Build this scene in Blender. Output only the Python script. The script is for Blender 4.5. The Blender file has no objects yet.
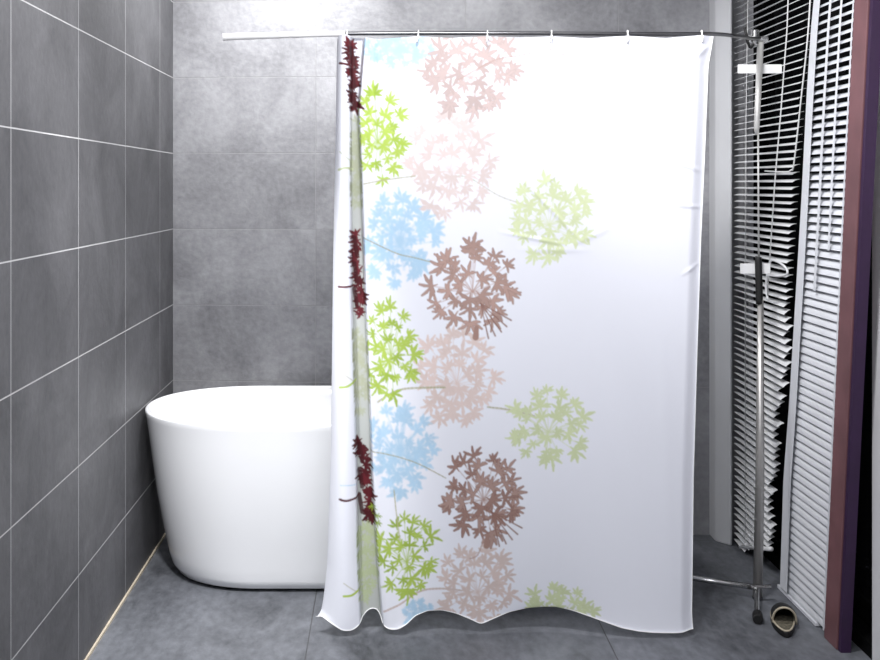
import bpy, bmesh, math, random
import numpy as np
from mathutils import Vector, Matrix
random.seed(7)
rng = np.random.RandomState(11)
sc = bpy.context.scene
C = sc.collection
PI = math.pi

# ---------------------------------------------------------------- camera
F = 1183.0; CX = 385.0; CY = 187.0; H = 1.36
cd = bpy.data.cameras.new('camera'); cam = bpy.data.objects.new('camera', cd); C.objects.link(cam)
cam.location = (0, 0, H); cam.rotation_euler = (PI/2, 0, 0)
cd.sensor_width = 36; cd.lens = F/880*36
cd.shift_x = (440-CX)/880; cd.shift_y = -(330-CY)/880
cd.clip_start = .05
sc.camera = cam
sc.view_settings.view_transform = 'Standard'; sc.view_settings.look = 'None'
sc.view_settings.gamma = 1; sc.view_settings.use_curve_mapping = False
sc.view_settings.exposure = 0.2

def at(px, py, Y): return Vector(((px-CX)*Y/F, Y, H-(py-CY)*Y/F))   # measured point of the room
def onx(px, py, X):
    Y = F*X/(px-CX); return Vector((X, Y, H-(py-CY)*Y/F))

# ---------------------------------------------------------------- materials
def srgb(r, g, b):
    f = lambda c: (c/255/12.92) if c/255 <= .04045 else ((c/255+.055)/1.055)**2.4
    return (f(r), f(g), f(b), 1)
def mat(name, col, rough=.5, metal=0, spec=.5, noise=0, scale=20, bump=0, coat=0):
    m = bpy.data.materials.new(name); m.use_nodes = True
    n = m.node_tree.nodes; l = m.node_tree.links; b = n['Principled BSDF']
    b.inputs['Base Color'].default_value = col; b.inputs['Roughness'].default_value = rough
    b.inputs['Metallic'].default_value = metal; b.inputs['Specular IOR Level'].default_value = spec
    b.inputs['Coat Weight'].default_value = coat
    if noise or bump:
        tc = n.new('ShaderNodeTexCoord'); t = n.new('ShaderNodeTexNoise'); t.inputs['Scale'].default_value = scale
        t.inputs['Detail'].default_value = 5
        l.new(tc.outputs['Object'], t.inputs['Vector'])
        if noise:
            r = n.new('ShaderNodeMixRGB'); r.blend_type = 'MULTIPLY'; r.inputs['Fac'].default_value = noise
            r.inputs['Color1'].default_value = col
            mr = n.new('ShaderNodeMapRange'); mr.inputs['From Min'].default_value = .3; mr.inputs['From Max'].default_value = .7
            l.new(t.outputs['Fac'], mr.inputs['Value']); l.new(mr.outputs[0], r.inputs['Color2']); l.new(r.outputs[0], b.inputs['Base Color'])
        if bump:
            bp = n.new('ShaderNodeBump'); bp.inputs['Strength'].default_value = bump; bp.inputs['Distance'].default_value = .004
            l.new(t.outputs['Fac'], bp.inputs['Height']); l.new(bp.outputs[0], b.inputs['Normal'])
    return m

def tile_mat(name, c1, c2, grout, bw, rh, off, axes, rough=.4, bumpy=.25, mortar=.0022, seed=0, streak=(1, 1)):
    m = bpy.data.materials.new(name); m.use_nodes = True
    n = m.node_tree.nodes; l = m.node_tree.links; b = n['Principled BSDF']
    tc = n.new('ShaderNodeTexCoord'); sp = n.new('ShaderNodeSeparateXYZ'); l.new(tc.outputs['Object'], sp.inputs[0])
    cb = n.new('ShaderNodeCombineXYZ')
    for i, a in enumerate(axes):
        ad = n.new('ShaderNodeMath'); ad.operation = 'ADD'; ad.inputs[1].default_value = off[i]
        l.new(sp.outputs[a], ad.inputs[0]); l.new(ad.outputs[0], cb.inputs[i])
    br = n.new('ShaderNodeTexBrick'); br.offset = 0; br.squash = 1
    br.inputs['Scale'].default_value = 1; br.inputs['Brick Width'].default_value = bw; br.inputs['Row Height'].default_value = rh
    br.inputs['Mortar Size'].default_value = mortar; br.inputs['Mortar Smooth'].default_value = .3
    br.inputs['Color1'].default_value = (.86, .86, .86, 1); br.inputs['Color2'].default_value = (1, 1, 1, 1); br.inputs['Mortar'].default_value = (1, 1, 1, 1)
    l.new(cb.outputs[0], br.inputs['Vector'])
    mp = n.new('ShaderNodeMapping'); mp.inputs['Location'].default_value = (seed, seed*.7, 0); mp.inputs['Scale'].default_value = (streak[0], streak[1], 1)
    l.new(cb.outputs[0], mp.inputs['Vector'])
    n1 = n.new('ShaderNodeTexNoise'); n1.inputs['Scale'].default_value = 3.2; n1.inputs['Detail'].default_value = 9; n1.inputs['Roughness'].default_value = .62; n1.inputs['Distortion'].default_value = .5
    n2 = n.new('ShaderNodeTexNoise'); n2.inputs['Scale'].default_value = 45; n2.inputs['Detail'].default_value = 6
    l.new(mp.outputs[0], n1.inputs['Vector']); l.new(mp.outputs[0], n2.inputs['Vector'])
    mx = n.new('ShaderNodeMath'); mx.operation = 'MULTIPLY_ADD'; mx.inputs[1].default_value = .35; l.new(n2.outputs['Fac'], mx.inputs[0]); l.new(n1.outputs['Fac'], mx.inputs[2])
    rp = n.new('ShaderNodeMapRange'); rp.inputs['From Min'].default_value = .48; rp.inputs['From Max'].default_value = .86; l.new(mx.outputs[0], rp.inputs['Value'])
    mc = n.new('ShaderNodeMixRGB'); mc.inputs['Color1'].default_value = c1; mc.inputs['Color2'].default_value = c2; l.new(rp.outputs[0], mc.inputs['Fac'])
    mm = n.new('ShaderNodeMixRGB'); mm.blend_type = 'MULTIPLY'; mm.inputs['Fac'].default_value = 1; l.new(mc.outputs[0], mm.inputs['Color1']); l.new(br.outputs['Color'], mm.inputs['Color2'])
    mg = n.new('ShaderNodeMixRGB'); mg.inputs['Color2'].default_value = grout; l.new(br.outputs['Fac'], mg.inputs['Fac']); l.new(mm.outputs[0], mg.inputs['Color1'])
    l.new(mg.outputs[0], b.inputs['Base Color'])
    rr = n.new('ShaderNodeMapRange'); rr.inputs['From Min'].default_value = .3; rr.inputs['From Max'].default_value = .8
    rr.inputs['To Min'].default_value = rough+.12; rr.inputs['To Max'].default_value = rough-.08; l.new(n1.outputs['Fac'], rr.inputs['Value']); l.new(rr.outputs[0], b.inputs['Roughness'])
    b1 = n.new('ShaderNodeBump'); b1.inputs['Strength'].default_value = bumpy; b1.inputs['Distance'].default_value = .01; l.new(mx.outputs[0], b1.inputs['Height'])
    b2 = n.new('ShaderNodeBump'); b2.invert = True; b2.inputs['Strength'].default_value = .5; b2.inputs['Distance'].default_value = .002
    l.new(br.outputs['Fac'], b2.inputs['Height']); l.new(b1.outputs[0], b2.inputs['Normal']); l.new(b2.outputs[0], b.inputs['Normal'])
    return m

ROW = .3066
M = {}
M['tile_left'] = tile_mat('dark_grey_tile', srgb(80,80,83), srgb(102,102,105), srgb(190,190,191), .6, ROW, (-4.52+.6*20, -.27+ROW*4), (1, 2), rough=.5, mortar=.0022, seed=3)
M['tile_back'] = tile_mat('grey_stone_tile', srgb(128,128,132), srgb(172,172,176), srgb(150,150,152), .6, ROW, (-.584+.6*20, -.27+ROW*4), (0, 2), rough=.36, bumpy=.4, mortar=.0018, seed=9)
M['slate'] = tile_mat('slate_floor', srgb(68,70,75), srgb(128,131,138), srgb(70,70,72), .9, 1.2, (.23+6*.9, 1.45+1.2*4), (0, 1), rough=.45, bumpy=.5, mortar=.002, seed=5, streak=(1, .45))
M['plaster'] = mat('white_plaster', srgb(225,225,228), .8, noise=.05, bump=.05)
M['acrylic'] = mat('white_acrylic', srgb(246,247,250), .12, noise=.02, scale=2, coat=.3)
M['black'] = mat('black_rubber', srgb(12,12,13), .6, noise=.3)
M['chrome'] = mat('brushed_chrome', srgb(205,205,205), .22, metal=1, noise=.25, scale=8)
M['pale_steel'] = mat('pale_steel', srgb(205,204,202), .4, metal=.3, noise=.1, scale=6)
M['satin'] = mat('satin_steel', srgb(176,174,172), .38, metal=.75, noise=.15, scale=6)
M['chrome_dark'] = mat('dark_steel', srgb(120,120,122), .28, metal=1, noise=.2, scale=12)
M['white_metal'] = mat('white_enamel', srgb(245,245,245), .35, noise=.03)
M['white_plastic'] = mat('white_plastic', srgb(240,240,240), .4, noise=.03)
M['slat'] = mat('white_slat', srgb(232,233,235), .42, noise=.06, scale=6)
M['slat2'] = mat('pale_grey_slat', srgb(220,222,228), .45, noise=.08, scale=8)
M['cord'] = mat('white_cord', srgb(228,228,228), .8, noise=.2, scale=200)
M['mauve'] = mat('mauve_wood', srgb(120,82,86), .5, noise=.25, scale=9)
M['purple'] = mat('dark_purple', srgb(50,22,62), .6, noise=.2)
M['beige'] = mat('beige_sealant', srgb(200,188,168), .6, noise=.1)
M['pilaster'] = mat('pale_grey_paint', srgb(205,206,209), .55, noise=.06, scale=5)
M['cream'] = mat('cream_piping', srgb(196,186,164), .7, noise=.3, scale=60)
M['insole'] = mat('woven_insole', srgb(118,112,96), .85, noise=.75, scale=90, bump=.6)
M['frame_black'] = mat('black_frame', srgb(9,9,10), .7, spec=.1, noise=.2)
g = bpy.data.materials.new('night_glass'); g.use_nodes = True; gb = g.node_tree.nodes['Principled BSDF']
gb.inputs['Base Color'].default_value = (.02, .02, .022, 1); gb.inputs['Roughness'].default_value = .08
gb.inputs['Transmission Weight'].default_value = .6; gb.inputs['Specular IOR Level'].default_value = .05; gb.inputs['IOR'].default_value = 1.05
M['glass'] = g

# ---------------------------------------------------------------- helpers
def obj(name, bm, m, parent=None, smooth=False, bevel=0):
    me = bpy.data.meshes.new(name); bmesh.ops.recalc_face_normals(bm, faces=bm.faces[:]); bm.to_mesh(me); bm.free()
    if smooth: me.polygons.foreach_set('use_smooth', [True]*len(me.polygons))
    me.materials.append(m); o = bpy.data.objects.new(name, me); C.objects.link(o)
    if parent: o.parent = parent; o.matrix_parent_inverse = Matrix.Translation(-parent.location)
    if bevel:
        b = o.modifiers.new('bevel', 'BEVEL'); b.width = bevel; b.segments = 3; b.limit_method = 'ANGLE'
    return o
def thing(name, label, cat, loc=(0, 0, 0), group=None):
    o = bpy.data.objects.new(name, None); C.objects.link(o); o.location = loc; o.empty_display_size = .05
    o['label'] = label; o['category'] = cat
    if group: o['group'] = group
    return o
def tag(o, label, cat, group=None):
    o['label'] = label; o['category'] = cat
    if group: o['group'] = group
    return o
def struct(o, label=None, cat=None):
    o['kind'] = 'structure'
    if label: o['label'] = label; o['category'] = cat
    return o
def box(bm, x0, x1, y0, y1, z0, z1):
    v = [bm.verts.new(p) for p in ((x0,y0,z0),(x1,y0,z0),(x1,y1,z0),(x0,y1,z0),(x0,y0,z1),(x1,y0,z1),(x1,y1,z1),(x0,y1,z1))]
    for f in ((0,1,2,3),(4,5,6,7),(0,1,5,4),(1,2,6,5),(2,3,7,6),(3,0,4,7)): bm.faces.new([v[i] for i in f])
    return bm
def prism(bm, pts, z0, z1):
    a = [bm.verts.new((x, y, z0)) for x, y in pts]; b = [bm.verts.new((x, y, z1)) for x, y in pts]
    bm.faces.new(a); bm.faces.new(b)
    for i in range(len(pts)): j = (i+1) % len(pts); bm.faces.new((a[i], a[j], b[j], b[i]))
    return bm
def smooth_path(pts, n=6):
    pts = [Vector(p) for p in pts]
    if len(pts) < 3: return pts
    out = []
    for i in range(len(pts)-1):
        p0 = pts[max(i-1, 0)]; p1 = pts[i]; p2 = pts[i+1]; p3 = pts[min(i+2, len(pts)-1)]
        for k in range(n):
            t = k/n
            out.append(.5*((2*p1)+(-p0+p2)*t+(2*p0-5*p1+4*p2-p3)*t*t+(-p0+3*p1-3*p2+p3)*t**3))
    return out+[pts[-1]]
def tube(bm, pts, r, seg=16, closed=False):
    pts = [Vector(p) for p in pts]; n = len(pts); rs = r if isinstance(r, (list, tuple)) else [r]*n
    rings = []; up = None
    for i, p in enumerate(pts):
        if closed: d = pts[(i+1) % n]-pts[i-1]
        else: d = pts[min(i+1, n-1)]-pts[max(i-1, 0)]
        d.normalize()
        if up is None: up = Vector((0, 0, 1)) if abs(d.z) < .9 else Vector((1, 0, 0))
        a = d.cross(up).normalized(); b = a.cross(d).normalized(); up = b
        rings.append([bm.verts.new(p+(a*math.cos(2*PI*k/seg)+b*math.sin(2*PI*k/seg))*rs[i]) for k in range(seg)])
    m = n if closed else n-1
    for i in range(m):
        A = rings[i]; B = rings[(i+1) % n]
        for k in range(seg): bm.faces.new((A[k], A[(k+1) % seg], B[(k+1) % seg], B[k]))
    if not closed: bm.faces.new(rings[0]); bm.faces.new(rings[-1][::-1])
    return bm
def B(): return bmesh.new()
def ss(a, b, x):
    t = np.clip((x-a)/(b-a), 0, 1); return t*t*(3-2*t)

# ---------------------------------------------------------------- room
XL = -.86; XR = 1.40; YB = 4.80; ZC = 2.55; YF = -.9
struct(obj('floor', box(B(), XL-.1, XR+.3, YF-.1, YB+.1, -.06, 0), M['slate']), 'dark grey slate tile floor with faint veining', 'floor')
struct(obj('ceiling', box(B(), XL-.1, XR+.3, YF-.1, YB+.1, ZC, ZC+.06), M['plaster']), 'white ceiling above the tiled room', 'ceiling')
struct(obj('wall_left', box(B(), XL-.08, XL, YF, YB, 0, ZC), M['tile_left']), 'dark grey tiled wall left of the bathtub', 'wall')
wb = obj('wall_back', box(B(), -.1, 2.45, 0, .08, 0, ZC), M['tile_back'])
ang = -math.atan(.18/2.15)
# the wall runs a touch nearer on the right; origin sits in the left corner
wb.location = (XL, YB, 0); wb.rotation_euler = (0, 0, ang)
struct(wb, 'grey stone tiled wall behind the bathtub', 'wall')
# local x of the seam = (-.276+.86)
for nd in M['tile_back'].node_tree.nodes:
    if nd.type == 'MATH' and nd.operation == 'ADD':
        pass
struct(obj('wall_front', box(B(), XL-.08, XR+.2, YF-.08, YF, 0, ZC), M['plaster']), 'white wall behind the camera', 'wall')
WY0, WY1, WZ1 = 3.40, 4.56, 2.36
bm = B()
box(bm, XR, XR+.12, YF, WY0, 0, ZC); box(bm, XR, XR+.12, WY1, YB, 0, ZC); box(bm, XR, XR+.12, WY0, WY1, WZ1, ZC)
struct(obj('wall_right', bm, M['plaster']), 'white wall at the right beyond the blinds', 'wall')
bm = B(); box(bm, XL, XL+.006, YF, 4.78, 0, .009)
struct(obj('baseboard_left', bm, M['beige']), 'thin beige sealant strip where the left wall meets the floor', 'baseboard')
# window with the night behind it
w = struct(obj('window_1', (lambda b: (box(b, XR+.02, XR+.10, WY0, WY0+.04, .03, WZ1), box(b, XR+.02, XR+.10, WY1-.04, WY1, .03, WZ1),
      box(b, XR+.02, XR+.10, WY0, WY1, WZ1-.04, WZ1), box(b, XR+.0, XR+.12, WY0, WY1, 0, .04))[0])(B()), M['frame_black']),
      'tall black-framed window with night outside behind the blinds', 'window')
obj('window_pane', box(B(), XR+.055, XR+.061, WY0+.04, WY1-.04, .04, WZ1-.04), M['glass'], w)
# boxed pilaster between the back wall and the window
p = obj('trim_1', prism(B(), [(1.268, YB-.14), (1.266, 4.54), (1.278, 4.52), (1.310, 4.480), (1.319, 4.490), (1.319, YB-.15)], 0, ZC), M['pilaster'], bevel=.006)
struct(p, 'pale grey boxed column standing between tiled wall and blinds', 'column')
# mauve door casing at the right
# ---------------------------------------------------------------- bathtub
def tub():
    t = thing('bathtub', 'white freestanding oval bathtub in the tiled corner, half hidden by the curtain', 'bathtub', (-.02, 4.26, 0))
    cx, cy = -.027, 4.262; A, Bw = .828, .385; N = 96
    def ring(bm, sx, sy, z, dz=0, ex=2.0, dy=0):
        vs = []
        a = A*sx; b = Bw*sy
        for k in range(N):
            th = 2*PI*k/N; c = math.cos(th); s = math.sin(th); q = min(max(z/.58, 0), 1)
            # rounded-end tub: straight flanks, near-circular ends
            R = min(b, a)*1.04; L = a-R
            n = 2.05+.1*q
            x = (abs(c)**(2/n))*math.copysign(1, c); y = (abs(s)**(2/n))*math.copysign(1, s)
            vs.append(bm.verts.new((cx+x*R+math.copysign(L, c), cy+dy+y*b, z)))
        return vs
    prof = [(.80,.70,.016),(.83,.735,.008),(.865,.765,.014),(.888,.785,.04),(.902,.80,.08),(.928,.848,.18),(.952,.90,.29),(.972,.943,.41),(.986,.972,.50),(.996,.992,.555),(1.0,1.0,.572),(.998,.996,.579),(.990,.982,.581),(.982,.966,.579),(.976,.955,.572),(.968,.94,.54),(.95,.905,.44),(.925,.86,.33),(.895,.81,.22),(.86,.75,.15),(.80,.67,.115),(.70,.52,.10),(.4,.3,.095)]
    bm = B(); rs = [ring(bm, sx, sy, z) for sx, sy, z in prof]
    for i in range(len(rs)-1):
        for k in range(N): bm.faces.new((rs[i][k], rs[i][(k+1) % N], rs[i+1][(k+1) % N], rs[i+1][k]))
    bm.faces.new(rs[-1]); bm.faces.new(rs[0])
    obj('tub_shell', bm, M['acrylic'], t, smooth=True)
    bm = B(); a = ring(bm, .79, .685, 0); b = ring(bm, .80, .695, .018)
    for k in range(N): bm.faces.new((a[k], a[(k+1) % N], b[(k+1) % N], b[k]))
    bm.faces.new(a); bm.faces.new(b)
    obj('plinth', bm, M['black'], t)
    bm = B(); tube(bm, [(cx+.1, cy, .096), (cx+.1, cy, .101)], .03, 24); obj('drain', bm, M['chrome'], t)
tub()

# ---------------------------------------------------------------- curtain print, painted into point colours of the cloth
Y0 = 3.6
STEP = .68
GX0, GX1, GY0, GY1 = 308., 720., 28., 634.
nW = int((GX1-GX0)/STEP); nH = int((GY1-GY0)/STEP)
lin = lambda *c: np.array(srgb(*c)[:3])
white = lin(236, 238, 247)
canvas = np.empty((nH, nW, 3)); canvas[:] = white
def dab(p0, p1, r0, r1, col, a=1., soft=.9, clip=None):
    """a tapered stroke from p0 to p1 in cloth coordinates"""
    r = max(r0, r1)+soft
    x0 = max(int((min(p0[0], p1[0])-r-GX0)/STEP), 0); x1 = min(int((max(p0[0], p1[0])+r-GX0)/STEP)+2, nW)
    y0 = max(int((min(p0[1], p1[1])-r-GY0)/STEP), 0); y1 = min(int((max(p0[1], p1[1])+r-GY0)/STEP)+2, nH)
    if x1 <= x0 or y1 <= y0: return
    X, Y = np.meshgrid(GX0+np.arange(x0, x1)*STEP, GY0+np.arange(y0, y1)*STEP)
    dx, dy = p1[0]-p0[0], p1[1]-p0[1]; L = dx*dx+dy*dy+1e-6
    t = np.clip(((X-p0[0])*dx+(Y-p0[1])*dy)/L, 0, 1)
    d = np.hypot(X-p0[0]-t*dx, Y-p0[1]-t*dy)-(r0+(r1-r0)*t)
    al = np.clip(.5-d/soft, 0, 1)*a
    if clip is not None: al = al*clip(X, Y)
    al = al[..., None]
    canvas[y0:y1, x0:x1] = canvas[y0:y1, x0:x1]*(1-al)+col*al
def floret(c, r, ang, col, a, soft, n=6, clip=None, w=1., rim=None):
    """one blossom: a fan of club-shaped petals opening outwards along ang"""
    P = []
    for k in range(n):
        u = (k-(n-1)/2)/max((n-1)/2, 1)
        th = ang+u*1.75+rng.uniform(-.22, .22); L = r*rng.uniform(.75, 1.2)*(1.12-.3*abs(u))
        at_ = lambda f, t=th, L=L: (c[0]+math.cos(t+(f-.5)*.2)*L*f, c[1]+math.sin(t+(f-.5)*.2)*L*f)
        P.append((at_(0), at_(.6), at_(1.), rng.uniform(.085, .135)))
    for pas in ((1, rim), (0, col)):
        if pas[1] is None: continue
        g = .4 if pas[0] else 0.
        for p0, p1, p2, q in P:
            dab(p0, p1, r*.07*w+g, r*q*w+g, pas[1], a, soft, clip); dab(p1, p2, r*q*w+g, r*.055*w+g, pas[1], a, soft, clip)
    b = (c[0]-math.cos(ang)*r*.5, c[1]-math.sin(ang)*r*.5)
    dab(c, b, r*.09*w, .4, col, a, soft, clip)
def head(cx, cy, rx, ry, col, a=1., soft=.9, n_out=11, n_in=7, clip=None, w=1., holes=True, fl=.215, stem=None, dark=None, seed=None, rim=None):
    """one umbel: blossoms on fine stalks round a common centre"""
    if seed is not None: rng.seed(seed)
    col = np.array(col); cc = (cx, cy+ry*.12); R = (rx+ry)/2
    for ringr, n in ((.82, int(n_out*1.3)), (.54, int(n_in*1.4)), (.26, 5)):
        ph = rng.uniform(0, 6)
        for k in range(n):
            th = ph+2*PI*k/n+rng.uniform(-.2, .2); rr = ringr*rng.uniform(.82, 1.08)
            p = (cx+math.cos(th)*rr*rx, cy+math.sin(th)*rr*ry)
            dab(cc, p, .4, .5, col, a*.6, soft, clip)
            c2 = col if dark is None or rng.rand() < .6 else np.array(dark)*.5+col*.5
            floret(p, R*fl*rng.uniform(.8, 1.25), th+rng.uniform(-.4, .4), c2*rng.uniform(.95, 1.04), a, soft, rng.randint(5, 8), clip, w, rim)
def line(pts, r, col, a=1., soft=.8):
    P = smooth_path([(p[0], p[1], 0) for p in pts], 6)
    for i in range(len(P)-1): dab(P[i], P[i+1], r, r, np.array(col), a, soft)

tan = lin(222, 204, 199); brown = lin(184, 154, 145); brown_d = lin(140, 104, 94); green = lin(176, 200, 92); green_d = lin(142, 170, 56)
pale = lin(213, 223, 180); blue = lin(178, 210, 234); maroon = lin(88, 26, 34); olive = lin(176, 172, 140); pink = lin(204, 185, 182); tan_l = lin(234, 224, 222)
right_of = lambda f: (lambda X, Y: (X > f(Y)).astype(float))
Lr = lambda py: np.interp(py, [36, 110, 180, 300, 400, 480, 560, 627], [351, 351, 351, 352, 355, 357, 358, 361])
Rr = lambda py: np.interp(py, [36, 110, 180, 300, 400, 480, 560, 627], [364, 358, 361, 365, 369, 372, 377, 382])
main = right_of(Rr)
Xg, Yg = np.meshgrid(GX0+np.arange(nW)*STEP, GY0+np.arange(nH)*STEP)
ms = (ss(-.5, .8, Xg-Lr(Yg))*(1-ss(-.8, .5, Xg-Rr(Yg)))*ss(100, 125, Yg)*.8)[..., None]     # recessed fold strip tinted darker olive-grey
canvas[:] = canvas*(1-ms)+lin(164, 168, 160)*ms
# pale ones first, then the strong ones
line([(452, 176), (470, 178), (500, 196), (530, 206)], .55, olive, .6)
head(450, 165, 46, 56, pink*.55+tan_l*.45, .9, 1.3, 13, 9, None, 1.4, seed=1)
head(457, 378, 44, 52, tan, .95, 1.1, 13, 9, None, 1.4, seed=2)
head(478, 588, 44, 46, tan*.9, .95, 1.1, 13, 9, None, 1.4, seed=3)
line([(378, 402), (392, 393), (405, 389), (428, 388), (445, 388)], .9, olive, .8)
line([(384, 611), (400, 603), (420, 592), (440, 590), (462, 592)], .9, tan*.8, .9)
line([(488, 408), (510, 411), (535, 417)], .8, olive, .8)
head(550, 220, 44, 44, pale, .95, 1.2, 12, 8, None, 1.4, seed=4)
head(549, 428, 43, 42, pale*.95, 1., 1.1, 12, 8, None, 1.35, seed=5)
head(560, 618, 38, 34, pale*.95, 1., 1.1, 12, 8, None, 1.4, seed=6)
for cy_, hh in ((49, 16), (240, 50), (449, 49), (613, 14)):
    head(418 if cy_ > 600 else 400 if cy_ > 100 else 396, cy_, 16 if cy_ > 600 else 40 if cy_ < 300 else 38, hh, blue, .92, 2.2, 12, 8, main, 1.45, False, seed=int(cy_))
    for k in range(9 if cy_ < 600 else 0):
        th = k*.7; dab((400, cy_), (400+math.cos(th)*24, cy_+math.sin(th)*hh*.6), 3, 1, blue*.96, .5, 3, main)
line([(364, 238), (380, 246), (398, 254), (415, 258), (434, 263)], .5, olive*.8, .8)
line([(371, 451), (398, 457), (420, 465), (446, 479)], .5, olive*.8, .8)
head(471, 72, 50, 46, pink, 1., 1., 12, 8, None, 1.15, seed=8, dark=pink*.78, rim=pink*.74)
line([(458, 80), (482, 66), (500, 58), (520, 55), (551, 49), (565, 55)], .5, brown, .8)
head(473, 286, 47, 50, brown, 1., .8, 12, 8, None, 1.05, seed=21, dark=brown*.75, rim=brown*.62)
head(484, 495, 43, 49, brown*.88, 1., .8, 13, 8, None, 1.05, seed=10, dark=brown_d, rim=brown_d*.85)
for cx_, cy_ in ((473, 286), (484, 495)):
    for k in range(5):
        th = .35+k*.2; dab((cx_+8, cy_+18), (cx_+8+math.cos(th+.2)*36, cy_+14+math.sin(th+.2)*40), .35, .8, brown_d, .9)
    dab((cx_+4, cy_+42), (cx_+3, cy_+52), 2.2, 3.2, brown_d*.5+brown*.5, 1)
line([(484, 540), (478, 556), (470, 560)], .6, brown, .8)
head(378, 136, 30, 50, green*1.05, 1., 1.1, 11, 7, main, 1.35, False, seed=13, dark=green_d*1.2)
line([(364, 184), (385, 180), (415, 176)], .55, olive, .9)
head(391, 350, 28, 50, green, 1., 1., 11, 7, main, 1.3, False, seed=14, dark=green_d)
head(407, 556, 33, 50, green*.92, 1., 1., 11, 7, main, 1.25, False, seed=15, dark=green_d*.9)
line([(394, 490), (396, 510), (400, 540)], .5, olive, .9)
# darker motifs on the recessed fold strip
strip = lambda X, Y: ((X > Lr(Y)-1) & (X < Rr(Y)+1)).astype(float)
rs_ = np.arange(nH)*STEP+GY0
Xg, Yg = np.meshgrid(GX0+np.arange(nW)*STEP, rs_)
for (y0, y1, xa, xb, sd) in ((42, 108, 351, 355, 31), (232, 318, 354, 365, 32), (440, 525, 359, 375, 33)):
    rng.seed(sd)
    for k in range(int((y1-y0)/6)):
        yy = y0+(y1-y0)*(k+.5)/int((y1-y0)/6); xm = xa+(xb-xa)*(yy-y0)/(y1-y0)*.7+rng.uniform(-1.5, 2.5)
        floret((xm, yy), rng.uniform(6, 9), rng.uniform(0, 6), maroon*rng.uniform(.6, 1.3), 1, .8, 6, None, 1.8)
    for k in range(3): dab((xa, y0+(y1-y0)*.3*k+6), (xa+3, y0+(y1-y0)*.3*k+24), 2.2, 2.2, maroon*.5, .9)
for k in range(3): floret((375+rng.uniform(-3, 3), 508+k*7), 5, 1., green_d*.9, 1, .8, 6)
head(362, 566, 16, 46, lin(176, 186, 150), .9, 1.3, 10, 6, strip, 1.5, False, seed=41)
head(357, 372, 12, 50, lin(170, 174, 152), .8, 1.5, 10, 6, strip, 1.5, False, seed=42)
head(357, 165, 9, 50, lin(170, 175, 152), .8, 1.5, 10, 6, strip, 1.5, False, seed=43)
for pts, c in (([(340, 64), (346, 65), (352, 66)], maroon), ([(339, 286), (346, 286.5), (354, 286)], maroon), ([(340, 497), (347, 498.5), (358, 497)], maroon*.8),
               ([(340, 386), (348, 385), (355, 381)], green), ([(344, 593), (352, 593), (358, 590)], green), ([(339, 170), (346, 168), (352, 169)], pale*.8)):
    line(pts, 1.0, c, 1)
line([(340, 152), (352, 162)], .4, pale*.7, .8); line([(341, 370), (354, 381)], .4, olive, .7); line([(344, 580), (356, 590)], .4, olive, .7)
line([(341, 483), (356, 484)], .5, blue, .7)

# cloth surface
sY = F/Y0
Ledge = lambda v: np.interp(v, [0, .01, .17, .36, .6, .8, .93, 1], [338, 337, 335.5, 333, 331, 327, 321.5, 316])
Redge = lambda v: np.interp(v, [0, .05, .19, .32, .5, .65, .9, 1], [714, 709, 705.5, 701.5, 697, 693.5, 691, 692])
hemx = [308, 316, 322, 335, 343, 352, 360, 366, 371, 378, 383, 390, 397, 406, 415, 428, 442, 456, 470, 481, 492, 510, 530, 545, 557, 572, 590, 606, 620, 636, 650, 672, 692, 700]
hemy = [617, 617, 614, 622, 627, 628, 624, 615, 612, 613, 625, 628, 627, 623, 616, 612, 612, 615, 620, 624.5, 621, 615, 611, 609.5, 609, 611, 615.5, 620, 624, 626.5, 627.5, 628, 627, 627]
topx = [330, 345, 380, 418, 450, 486, 520, 551, 590, 627, 665, 700, 716]
topy = [36.5, 35.5, 39, 36, 37.5, 35.5, 36.8, 35.5, 38.0, 35.8, 38.4, 35.5, 36]
NU, NV = 560, 820
U, V = np.meshgrid(np.linspace(0, 1, NU), np.linspace(0, 1, NV))
PX = Ledge(V)+(Redge(V)-Ledge(V))*U
TOP = np.interp(PX, topx, topy); HEM = np.interp(PX, hemx, hemy)
# soften the piecewise hem
def soft(a, k):
    ker = np.ones(k)/k; p = np.pad(a, ((0, 0), (k//2, k//2)), 'edge'); return np.stack([np.convolve(r, ker, 'valid') for r in p])
HEM = soft(HEM, 9); TOP = soft(TOP, 9)
bl = V**3
PY = (36+V*591)*(1-bl)+HEM*bl + (TOP-36)*(1-V)**6
PY[-1] = HEM[-1]
Lf, Rf = Lr(PY), Rr(PY)
D = np.zeros_like(PX)
wl = ss(0, 8, PX-Ledge(V))
D += -.030*np.sin(np.clip((PX-Ledge(V))/(Lf-Ledge(V)+1e-3), 0, 1)*PI)**.8*(PX < Lf)        # rolled front fold
D += .034*ss(-1.2, 1.2, PX-Lf)*(1-ss(-1.5, 2.0, PX-Rf))                                     # recess
D += -.006*np.exp(-((PX-Rf-5)/5)**2)
m_ = ss(0, 20, PX-Rf)
ph = PX/38.
D += m_*(.006+.012*V**2)*np.sin(ph+.6*V)*(1-ss(560, 640, PX)*.6)
D += m_*.014*np.sin((PX-380)/95.+1.1*V+.5)
D += m_*V**4*.020*(618-HEM)/9.
D += .02*ss(-14, 0, PX-Redge(V))                                                            # right edge turns back
D += .012*np.exp(-((PX-372-4*V)/5)**2)*(1-ss(.1, .35, V))
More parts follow.
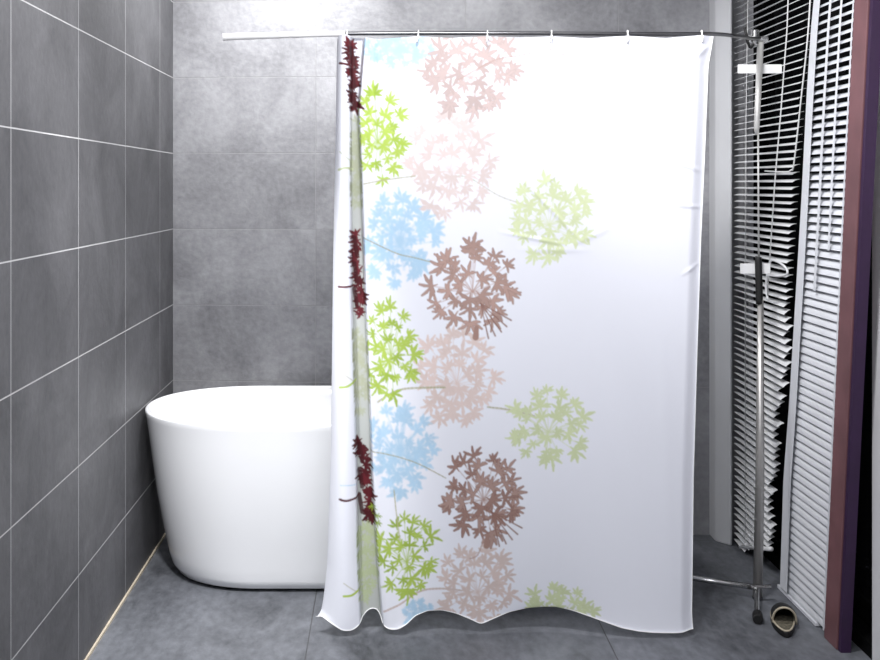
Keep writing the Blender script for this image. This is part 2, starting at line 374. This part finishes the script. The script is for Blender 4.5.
# slight creases
cr = np.zeros_like(D)
for (x0, y0, x1, y1, w_, a_) in ((520, 176, 585, 245, 2.2, .0022), (500, 232, 572, 246, 2.0, .0025), (545, 185, 560, 172, 2, .002), (520, 250, 590, 250, 3, .002), (570, 246, 610, 228, 3, .0018),
        (668, 160, 704, 172, 2.5, .003), (675, 205, 702, 207, 2, .003), (680, 275, 700, 262, 2, .003), (690, 60, 712, 44, 2.5, .003), (548, 62, 575, 45, 2.5, .002),
        (620, 56, 628, 38, 2, .003), (540, 90, 556, 50, 3, .002), (590, 330, 640, 560, 9, .002), (660, 300, 668, 600, 8, .0025), (425, 330, 432, 600, 7, .0015), (505, 380, 512, 600, 8, .0015), (470, 40, 480, 150, 6, .002)):
    dx, dy = x1-x0, y1-y0; t = np.clip(((PX-x0)*dx+(PY-y0)*dy)/(dx*dx+dy*dy), 0, 1)
    cr -= a_*np.exp(-(np.hypot(PX-x0-t*dx, PY-y0-t*dy)/w_)**2)*np.sin(t*PI*.9+.15)
D += cr
co = np.stack([(PX-CX)/sY, Y0+D, H-(PY-CY)/sY], -1)
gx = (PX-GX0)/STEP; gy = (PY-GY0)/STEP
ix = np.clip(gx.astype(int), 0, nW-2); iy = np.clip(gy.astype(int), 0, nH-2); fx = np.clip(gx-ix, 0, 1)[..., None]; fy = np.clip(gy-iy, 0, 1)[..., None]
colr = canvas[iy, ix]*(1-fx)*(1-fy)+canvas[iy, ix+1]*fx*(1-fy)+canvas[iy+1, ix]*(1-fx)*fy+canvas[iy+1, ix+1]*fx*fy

def cloth_mesh(name, co, colr):
    nv, nu = co.shape[:2]; me = bpy.data.meshes.new(name)
    me.vertices.add(nv*nu); me.vertices.foreach_set('co', co.reshape(-1).astype(np.float32))
    i = np.arange(nv*nu).reshape(nv, nu)
    q = np.stack([i[:-1, :-1], i[1:, :-1], i[1:, 1:], i[:-1, 1:]], -1).reshape(-1, 4)
    me.loops.add(q.size); me.loops.foreach_set('vertex_index', q.reshape(-1).astype(np.int32))
    me.polygons.add(len(q)); me.polygons.foreach_set('loop_start', np.arange(0, q.size, 4, dtype=np.int32))
    me.polygons.foreach_set('use_smooth', np.ones(len(q), bool))
    me.update(calc_edges=True); me.validate()
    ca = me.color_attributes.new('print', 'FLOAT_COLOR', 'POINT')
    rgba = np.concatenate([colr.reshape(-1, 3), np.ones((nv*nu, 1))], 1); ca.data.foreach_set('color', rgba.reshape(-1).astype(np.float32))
    return me
mc = bpy.data.materials.new('printed_polyester'); mc.use_nodes = True
n = mc.node_tree.nodes; l = mc.node_tree.links; b = n['Principled BSDF']
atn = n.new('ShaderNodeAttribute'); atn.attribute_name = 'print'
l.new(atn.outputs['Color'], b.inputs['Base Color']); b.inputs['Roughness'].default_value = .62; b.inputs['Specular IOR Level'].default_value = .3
tr = n.new('ShaderNodeBsdfTranslucent'); l.new(atn.outputs['Color'], tr.inputs['Color']); mxs = n.new('ShaderNodeMixShader'); mxs.inputs[0].default_value = .12
l.new(b.outputs[0], mxs.inputs[1]); l.new(tr.outputs[0], mxs.inputs[2]); l.new(mxs.outputs[0], n['Material Output'].inputs['Surface'])
tc = n.new('ShaderNodeTexCoord'); ns = n.new('ShaderNodeTexNoise'); ns.inputs['Scale'].default_value = 900; l.new(tc.outputs['Object'], ns.inputs['Vector'])
bp = n.new('ShaderNodeBump'); bp.inputs['Strength'].default_value = .05; bp.inputs['Distance'].default_value = .0005; l.new(ns.outputs['Fac'], bp.inputs['Height']); l.new(bp.outputs[0], b.inputs['Normal'])
cur = thing('shower_curtain', 'white fabric shower curtain printed with brown, green and blue flower heads', 'shower curtain', (.37, Y0, 0))
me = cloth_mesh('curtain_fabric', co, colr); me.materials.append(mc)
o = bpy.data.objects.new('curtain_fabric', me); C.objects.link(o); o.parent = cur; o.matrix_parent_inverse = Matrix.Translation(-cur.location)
bm = B(); tube(bm, [Vector(co[-1, k])+Vector((0, 0, .0005)) for k in range(0, NU, 3)]+[Vector(co[-1, -1])], .0016, 8)
obj('hem', bm, M['white_metal'], cur, smooth=True)
bm = B(); tube(bm, [Vector(co[k, -1]) for k in range(0, NV, 8)]+[Vector(co[-1, -1])], .0012, 8)
obj('side_seam', bm, M['white_metal'], cur, smooth=True)

# ---------------------------------------------------------------- rail, rings, stand
PXp, PYp = 1.232, 3.90        # stand position on the floor
rail = thing('curtain_rail', 'slim shower curtain rail across the top, white sleeve at its left end', 'curtain rail', (at(470, 35, Y0+.0)))
Yr = Y0+.014
P1 = [at(223, 37, Yr), at(270, 35.6, Yr), at(345, 33.6, Yr)]
bm = B(); tube(bm, smooth_path(P1), [.0115, .0113, .011, .0108, .0105, .0102, .010, .0096, .0092, .0088, .0085, .0083, .0082], 20); obj('rail_sleeve', bm, M['white_metal'], rail, smooth=False)
P2 = [at(340, 33.7, Yr), at(420, 33.2, Yr), at(520, 33.4, Yr), at(620, 33.8, Yr), at(690, 34, Yr), at(715, 34, Yr+.02), Vector((1.10, 3.70, 1.832)), Vector((1.20, 3.86, 1.845)), Vector((PXp, PYp-.012, 1.85))]
bm = B(); tube(bm, smooth_path(P2, 8), .0062, 16); obj('rail_tube', bm, M['chrome_dark'], rail, smooth=True)
which = ['leftmost white curtain ring, over the gathered edge of the curtain', 'second white curtain ring from the left on the rail, over the pink flower head edge', 'white curtain ring at the right side of the top pink flower head',
         'white curtain ring over the plain curtain beside the flower print', 'white curtain ring second from the right on the rail', 'rightmost white curtain ring, at the plain corner of the curtain']
for lab, px in zip(which, (347, 418, 487, 551, 627, 701)):
    c = at(px, 34, Yr); q = thing('curtain_ring', lab, 'curtain ring', c, 'white rings carrying the curtain')
    bm = B(); tube(bm, [c+Vector((.0015*math.sin(a), .0115*math.cos(a), .0125*math.sin(a)-.002)) for a in [2*PI*k/20 for k in range(20)]], .0021, 8, True)
    rg_ = obj('ring', bm, M['white_plastic'], q, smooth=True)
    bm = B(); tube(bm, smooth_path([c+Vector((.001, -.0125, -.004)), c+Vector((0, -.023, -.012)), c+Vector((-.003, -.026, -.024)), c+Vector((-.004, -.022, -.028))]), .0022, 8)
    obj('hook', bm, M['white_plastic'], rg_, smooth=True)

s = thing('curtain_stand', 'telescopic chrome pole stand with black grip, standing in front of the blinds', 'pole stand', (PXp, PYp, 0))
zz = lambda y, Y=PYp: H-(y-CY)*Y/F
cyl = lambda pts, r, seg=24: tube(B(), pts, r, seg)
P_ = lambda y, dx=0, dy=0: Vector((PXp+dx, PYp+dy, zz(y)))
obj('lower_tube', tube(B(), [P_(598, -.004), P_(480, .004), P_(300, .006)], [.0155, .0145, .010], 24), M['satin'], s, smooth=True)
obj('grip', tube(B(), smooth_path([P_(303, .003), P_(300, .002), P_(262, -.001), P_(257, -.001)], 2), [.0095, .0115, .0115, .0115, .0115, .0105, .0095], 20), M['black'], s, smooth=True)
obj('inner_rod', cyl([P_(262), P_(120, -.002)], .003, 12), M['pale_steel'], s, smooth=True)
obj('upper_tube', tube(B(), [P_(135, -.008), P_(128, -.007), P_(42, .006)], [.004, .0095, .0105], 20), M['pale_steel'], s, smooth=True)
bm = B(); tube(bm, [P_(45, -.012), P_(30, -.012)], .014, 20); tube(bm, [P_(39, -.035), P_(39, .03)], .009, 16)
cl_ = obj('clamp', bm, M['chrome'], s, smooth=False, bevel=.002)
bm = B(); tube(bm, smooth_path([P_(28, -.05, -.01), P_(34, -.046, -.014), P_(42, -.042, -.016), P_(48, -.03, -.012), P_(44, -.02, -.01)]), .0045, 10)
obj('clamp_lever', bm, M['black'], cl_, smooth=True)
for y, x1 in ((68.5, 1.313), (269, 1.275)):
    bm = B(); z = zz(y); box(bm, 1.168 if y < 100 else 1.176, x1, PYp+.012, PYp+.020, z-.015 if y < 100 else z-.017, z+.015 if y < 100 else z+.017)
    obj('bracket', bm, M['white_metal'], s, bevel=.002)
bm = B(); tube(bm, [Vector((PXp-.005, PYp+.01, .036)), Vector((1.04, 4.015, .034)), Vector((.87, 4.10, .033))], .0095, 16); fb_ = obj('foot_bar', bm, M['chrome'], s, smooth=True)
bm = B(); tube(bm, [Vector((.88, 4.097, .0)), Vector((.88, 4.097, .034))], .016, 16); obj('foot_pad', bm, M['black'], fb_)
bm = B(); tube(bm, [P_(596, -.004), Vector((PXp-.004, PYp, .003))], .017, 20); obj('base_collar', bm, M['chrome_dark'], s, bevel=.002)
bm = B(); tube(bm, smooth_path([Vector((PXp-.006, PYp-.01, .05)), Vector((PXp-.022, PYp-.05, .038)), Vector((PXp-.050, PYp-.14, .022)), Vector((PXp-.068, PYp-.20, .018))]), .0085, 14); fb_ = obj('foot_bar', bm, M['chrome'], s, smooth=True)
bm = B(); tube(bm, [Vector((PXp-.061, PYp-.18, .018)), Vector((PXp-.074, PYp-.225, .016))], .0155, 16); obj('foot_pad', bm, M['black'], fb_, bevel=.003)
bm = B(); tube(bm, [Vector((PXp-.035, PYp-.03, .052)), Vector((PXp+.03, PYp-.03, .052))], .007, 12); obj('pivot_bolt', bm, M['chrome'], s)

# ---------------------------------------------------------------- blinds
def slat(bm, x, z, y0, y1, wid, tilt, crown=.0022, th=.0006, z1=None, tilt1=None):
    z1 = z if z1 is None else z1; tilt1 = tilt if tilt1 is None else tilt1
    sec = []
    for u in (-1, -.5, 0, .5, 1):
        sec.append((u*wid/2, crown*(1-u*u)))
    def rot(tt):
        c, s_ = math.cos(tt), math.sin(tt)
        return [(px*c-pz*s_, px*s_+pz*c) for px, pz in sec]+[(px*c-(pz-th)*s_, px*s_+(pz-th)*c) for px, pz in sec[::-1]]
    a = [bm.verts.new((x+p, y0, z+q)) for p, q in rot(tilt)]; b_ = [bm.verts.new((x+p, y1, z1+q)) for p, q in rot(tilt1)]
    bm.faces.new(a); bm.faces.new(b_)
    for i in range(10): j = (i+1) % 10; bm.faces.new((a[i], a[j], b_[j], b_[i]))
def edge_curve(X, tab):
    zs = []; ys = []
    for y, px in tab:
        p = onx(px, y, X); zs.append(p.z); ys.append(p.y)
    o = np.argsort(zs); return lambda z: float(np.interp(z, np.array(zs)[o], np.array(ys)[o]))
X1 = 1.338
right1 = edge_curve(X1, [(-60, 810), (30, 807), (165, 797), (250, 791), (300, 789), (375, 788), (390, 783), (420, 779), (480, 774), (545, 772), (550, 755), (552, 737)])
b1 = thing('venetian_blind', 'half open white slatted blind with slanting free edge, between pale column and black gap', 'blind', (X1, 4.2, .12))
bm = B(); z = .02; random.seed(5); i = 0
while z < 2.14:
    low = z < .98
    yr = right1(z)+(random.uniform(-.022, .03) if low else random.uniform(-.006, .006))
    tl = math.radians(22+(14 if low else 0)+random.uniform(-3, 3)); tl1 = math.radians(-14 if low else 12)
    yr = min(yr, 4.42)
    slat(bm, X1, z, yr, 4.492, .026 if not low else .028, tl, z1=z+random.uniform(-.002, .002), tilt1=tl1)
    z += .0243; i += 1
obj('slats', bm, M['slat'], b1)
obj('head_rail', box(B(), X1-.02, X1+.02, 3.735, 4.492, 2.155, 2.20), M['white_metal'], b1, bevel=.003)
obj('bottom_rail', tube(B(), [Vector((X1-.004, 4.085, .110)), Vector((X1-.004, 4.44, .010))], .008, 10), M['slat'], b1, smooth=True)
def xat(px, y, X=X1-.018): return onx(px, y, X)
for pts in ([(790, -48), (787, 30), (781, 110), (775, 180), (767, 300)], [(748, -10), (746, 120), (745, 540)]):
    obj('ladder_cord', tube(B(), [xat(*p) for p in pts], .0022 if pts[0][0] > 760 else .0015, 8), M['cord'], b1, smooth=True)
obj('lift_cord', tube(B(), smooth_path([xat(*p) for p in [(812, -35), (808, 34), (801, 100), (794, 163), (791, 170), (785, 172), (765, 171)]], 5), .0026, 8), M['cord'], b1, smooth=True)
# loose cord looping round the slats at the grip height
obj('cord_knot', tube(B(), smooth_path([xat(*p) for p in [(768, 300), (766, 285), (770, 262), (778, 262), (786, 268), (787, 274), (780, 276), (768, 275)]], 6), .004, 8), M['slat'], b1, smooth=True)

X2 = 1.34
left2 = edge_curve(X2-.016, [(-60, 819), (30, 810.5), (100, 806), (200, 801), (300, 795), (400, 789), (480, 783), (606, 779)])
right2 = edge_curve(X2, [(-60, 862), (30, 857), (170, 850), (400, 839), (636, 828)])
b2 = thing('venetian_blind', 'nearly closed white slatted blind at the right edge, with tape columns, reaching the floor', 'blind', (X2, 3.8, .0))
bm = B(); z = .030; k = 0
while z < 2.14:
    t = min(max((z-.75)/.9, 0), 1); tl = math.radians(70-32*t+random.uniform(-2, 2))
    slat(bm, X2, z, right2(z), left2(z)-.002, .0262, tl, z1=z+random.uniform(-.001, .001))
    z += .0262
obj('slats', bm, M['slat2'], b2)
obj('head_rail', box(B(), X2-.019, X2+.019, 3.28, 3.65, 2.155, 2.20), M['white_metal'], b2, bevel=.003)
bm = B(); box(bm, X2-.011, X2+.011, 3.655, 4.01, .002, .014); obj('bottom_rail', bm, M['slat2'], b2, bevel=.002)
def tape(f0, f1, x, zl=0):
    bm = B(); zs = np.linspace(.02+zl, 2.15, 60)
    L = []
    for z in zs:
        a, b_ = left2(z), right2(z); L.append([bm.verts.new((xx, a+(b_-a)*f, z)) for xx, f in ((x, f0), (x, f1), (x+.001, f1), (x+.001, f0))])
    for A_, B_ in zip(L[:-1], L[1:]):
        for k in range(4): bm.faces.new((A_[k], A_[(k+1) % 4], B_[(k+1) % 4], B_[k]))
    bm.faces.new(L[0]); bm.faces.new(L[-1]); return bm
for f0, f1, zl in ((.0, .17, 0), (.42, .47, 1.02), (.70, .74, 1.15), (.985, 1.01, 0)):
    o = tape(f0, f1, X2-.0150, zl)
    obj('ladder_tape', o, M['slat2'], b2)

def slanted(x0, x1, w0, w1):
    bm = B(); L = []
    for z in np.linspace(0, 2.2, 40):
        y = right2(z); L.append([bm.verts.new(p) for p in ((x0, y-w0, z), (x1, y-w0, z), (x1, y-w1, z), (x0, y-w1, z))])
    for A_, B_ in zip(L[:-1], L[1:]):
        for k in range(4): bm.faces.new((A_[k], A_[(k+1) % 4], B_[(k+1) % 4], B_[k]))
    bm.faces.new(L[0]); bm.faces.new(L[-1]); return bm
cs = struct(obj('trim_2', slanted(1.325, 1.36, .006, .104), M['mauve'], bevel=.003), 'mauve-brown slanting edge board right of the nearly closed blind', 'trim')
obj('edge_strip', slanted(1.33, 1.36, .106, .125), M['purple'], cs)

# ---------------------------------------------------------------- slipper by the stand foot
sl = thing('slipper', 'black slipper with cream piping and woven insole, on the floor by the stand foot', 'slipper', (1.262, 3.68, 0))
def foot(sc_=1., n=40):
    out = []
    for k in range(n):
        a = 2*PI*k/n; y = math.cos(a); x = math.sin(a)
        w_ = .038+.007*y; out.append((x*w_*sc_+.004*y*y, y*.125*sc_))
    return out
R_ = Matrix.Rotation(math.radians(-15), 3, 'Z') @ Matrix.Diagonal((.92, .92, 1)); T_ = Vector((1.236, 3.675, 0))
def tr_(p): return R_ @ Vector(p)+T_
bm = B(); prism(bm, [tuple(tr_((x, y, 0)))[:2] for x, y in foot()], .001, .018); obj('sole', bm, M['black'], sl, bevel=.003)
bm = B(); prism(bm, [tuple(tr_((x, y, 0)))[:2] for x, y in foot(.9)], .018, .022); obj('insole', bm, M['insole'], sl)
bm = B(); rows = []
for i in range(13):
    yy = .118-.15*i/12; rr = []
    f = math.sqrt(max(1-(yy/.125)**2, .05)); wd = (.040+.007*yy/.125)*f; hh = (.016+.038*(i/12)**.8)
    for k in range(17):
        a = PI*k/16; rr.append(bm.verts.new(tr_((math.cos(a)*wd*1.03+.003, yy+.02*math.sin(a)*(i/12)*-1, .016+hh*math.sin(a)**.8))))
    rows.append(rr)
for i in range(12):
    for k in range(16): bm.faces.new((rows[i][k], rows[i][k+1], rows[i+1][k+1], rows[i+1][k]))
edge = [v.co.copy() for v in rows[-1]]
up = obj('upper', bm, M['black'], sl, smooth=True); sd = up.modifiers.new('solid', 'SOLIDIFY'); sd.thickness = .003
obj('piping', tube(B(), edge, .0032, 10), M['cream'], up, smooth=True)
bm = B(); tube(bm, [tr_((x*1.0, y*1.0, .021)) for x, y in foot(.96)], .0028, 8, True); obj('piping', bm, M['cream'], sl, smooth=True)

# ---------------------------------------------------------------- light
def area(name, loc, size, power, col=(1, 1, 1), rot=(0, 0, 0), sy=None, spread=PI):
    d = bpy.data.lights.new(name, 'AREA'); d.energy = power; d.color = col; d.size = size; d.spread = spread
    if sy: d.shape = 'RECTANGLE'; d.size_y = sy
    o = bpy.data.objects.new(name, d); C.objects.link(o); o.location = loc; o.rotation_euler = rot; return o
area('ceiling_lamp_main', (.15, 2.55, 2.5), .5, 33, (1, .99, 1), (math.radians(12), 0, 0), .5)
area('ceiling_lamp_tub', (-.42, 4.28, 2.5), .25, 16, (1, 1, 1))
area('fill_lamp_room', (.0, .6, 2.5), 1.2, 52, (.95, .97, 1), (math.radians(30), 0, 0), 1.2)  # large unseen fill lamp, added to lift the whole room
sd_ = bpy.data.lights.new('fill_spot_tub', 'SPOT'); sd_.energy = 215; sd_.spot_size = math.radians(40); sd_.spot_blend = .7; sd_.shadow_soft_size = .08  # added fill with no fitting there, brightens tub front and floor
so = bpy.data.objects.new('fill_spot_tub', sd_); C.objects.link(so); so.location = (-.55, 2.5, 2.45)
so.rotation_euler = (Vector((-.56, 4.0, .22))-so.location).to_track_quat('-Z', 'Y').to_euler()
sn_ = bpy.data.lights.new('fill_spot_blind', 'SPOT'); sn_.energy = 48; sn_.spot_size = math.radians(58); sn_.spot_blend = .8; sn_.shadow_soft_size = .05  # extra spot added to brighten the blinds and column
so = bpy.data.objects.new('fill_spot_blind', sn_); C.objects.link(so); so.location = (.45, 2.75, 2.46)
so.rotation_euler = (Vector((1.34, 4.0, 1.35))-so.location).to_track_quat('-Z', 'Y').to_euler()
sw_ = bpy.data.lights.new('fill_spot_wall', 'SPOT'); sw_.energy = 26; sw_.spot_size = math.radians(52); sw_.spot_blend = 1; sw_.shadow_soft_size = .04  # added spot that makes the bright patch on the back wall
so = bpy.data.objects.new('fill_spot_wall', sw_); C.objects.link(so); so.location = (-.34, 3.72, 2.46)
so.rotation_euler = (Vector((-.40, 4.77, 1.80))-so.location).to_track_quat('-Z', 'Y').to_euler()
wd = bpy.data.worlds.new('night'); sc.world = wd; wd.use_nodes = True
wd.node_tree.nodes['Background'].inputs['Color'].default_value = (.004, .005, .008, 1)
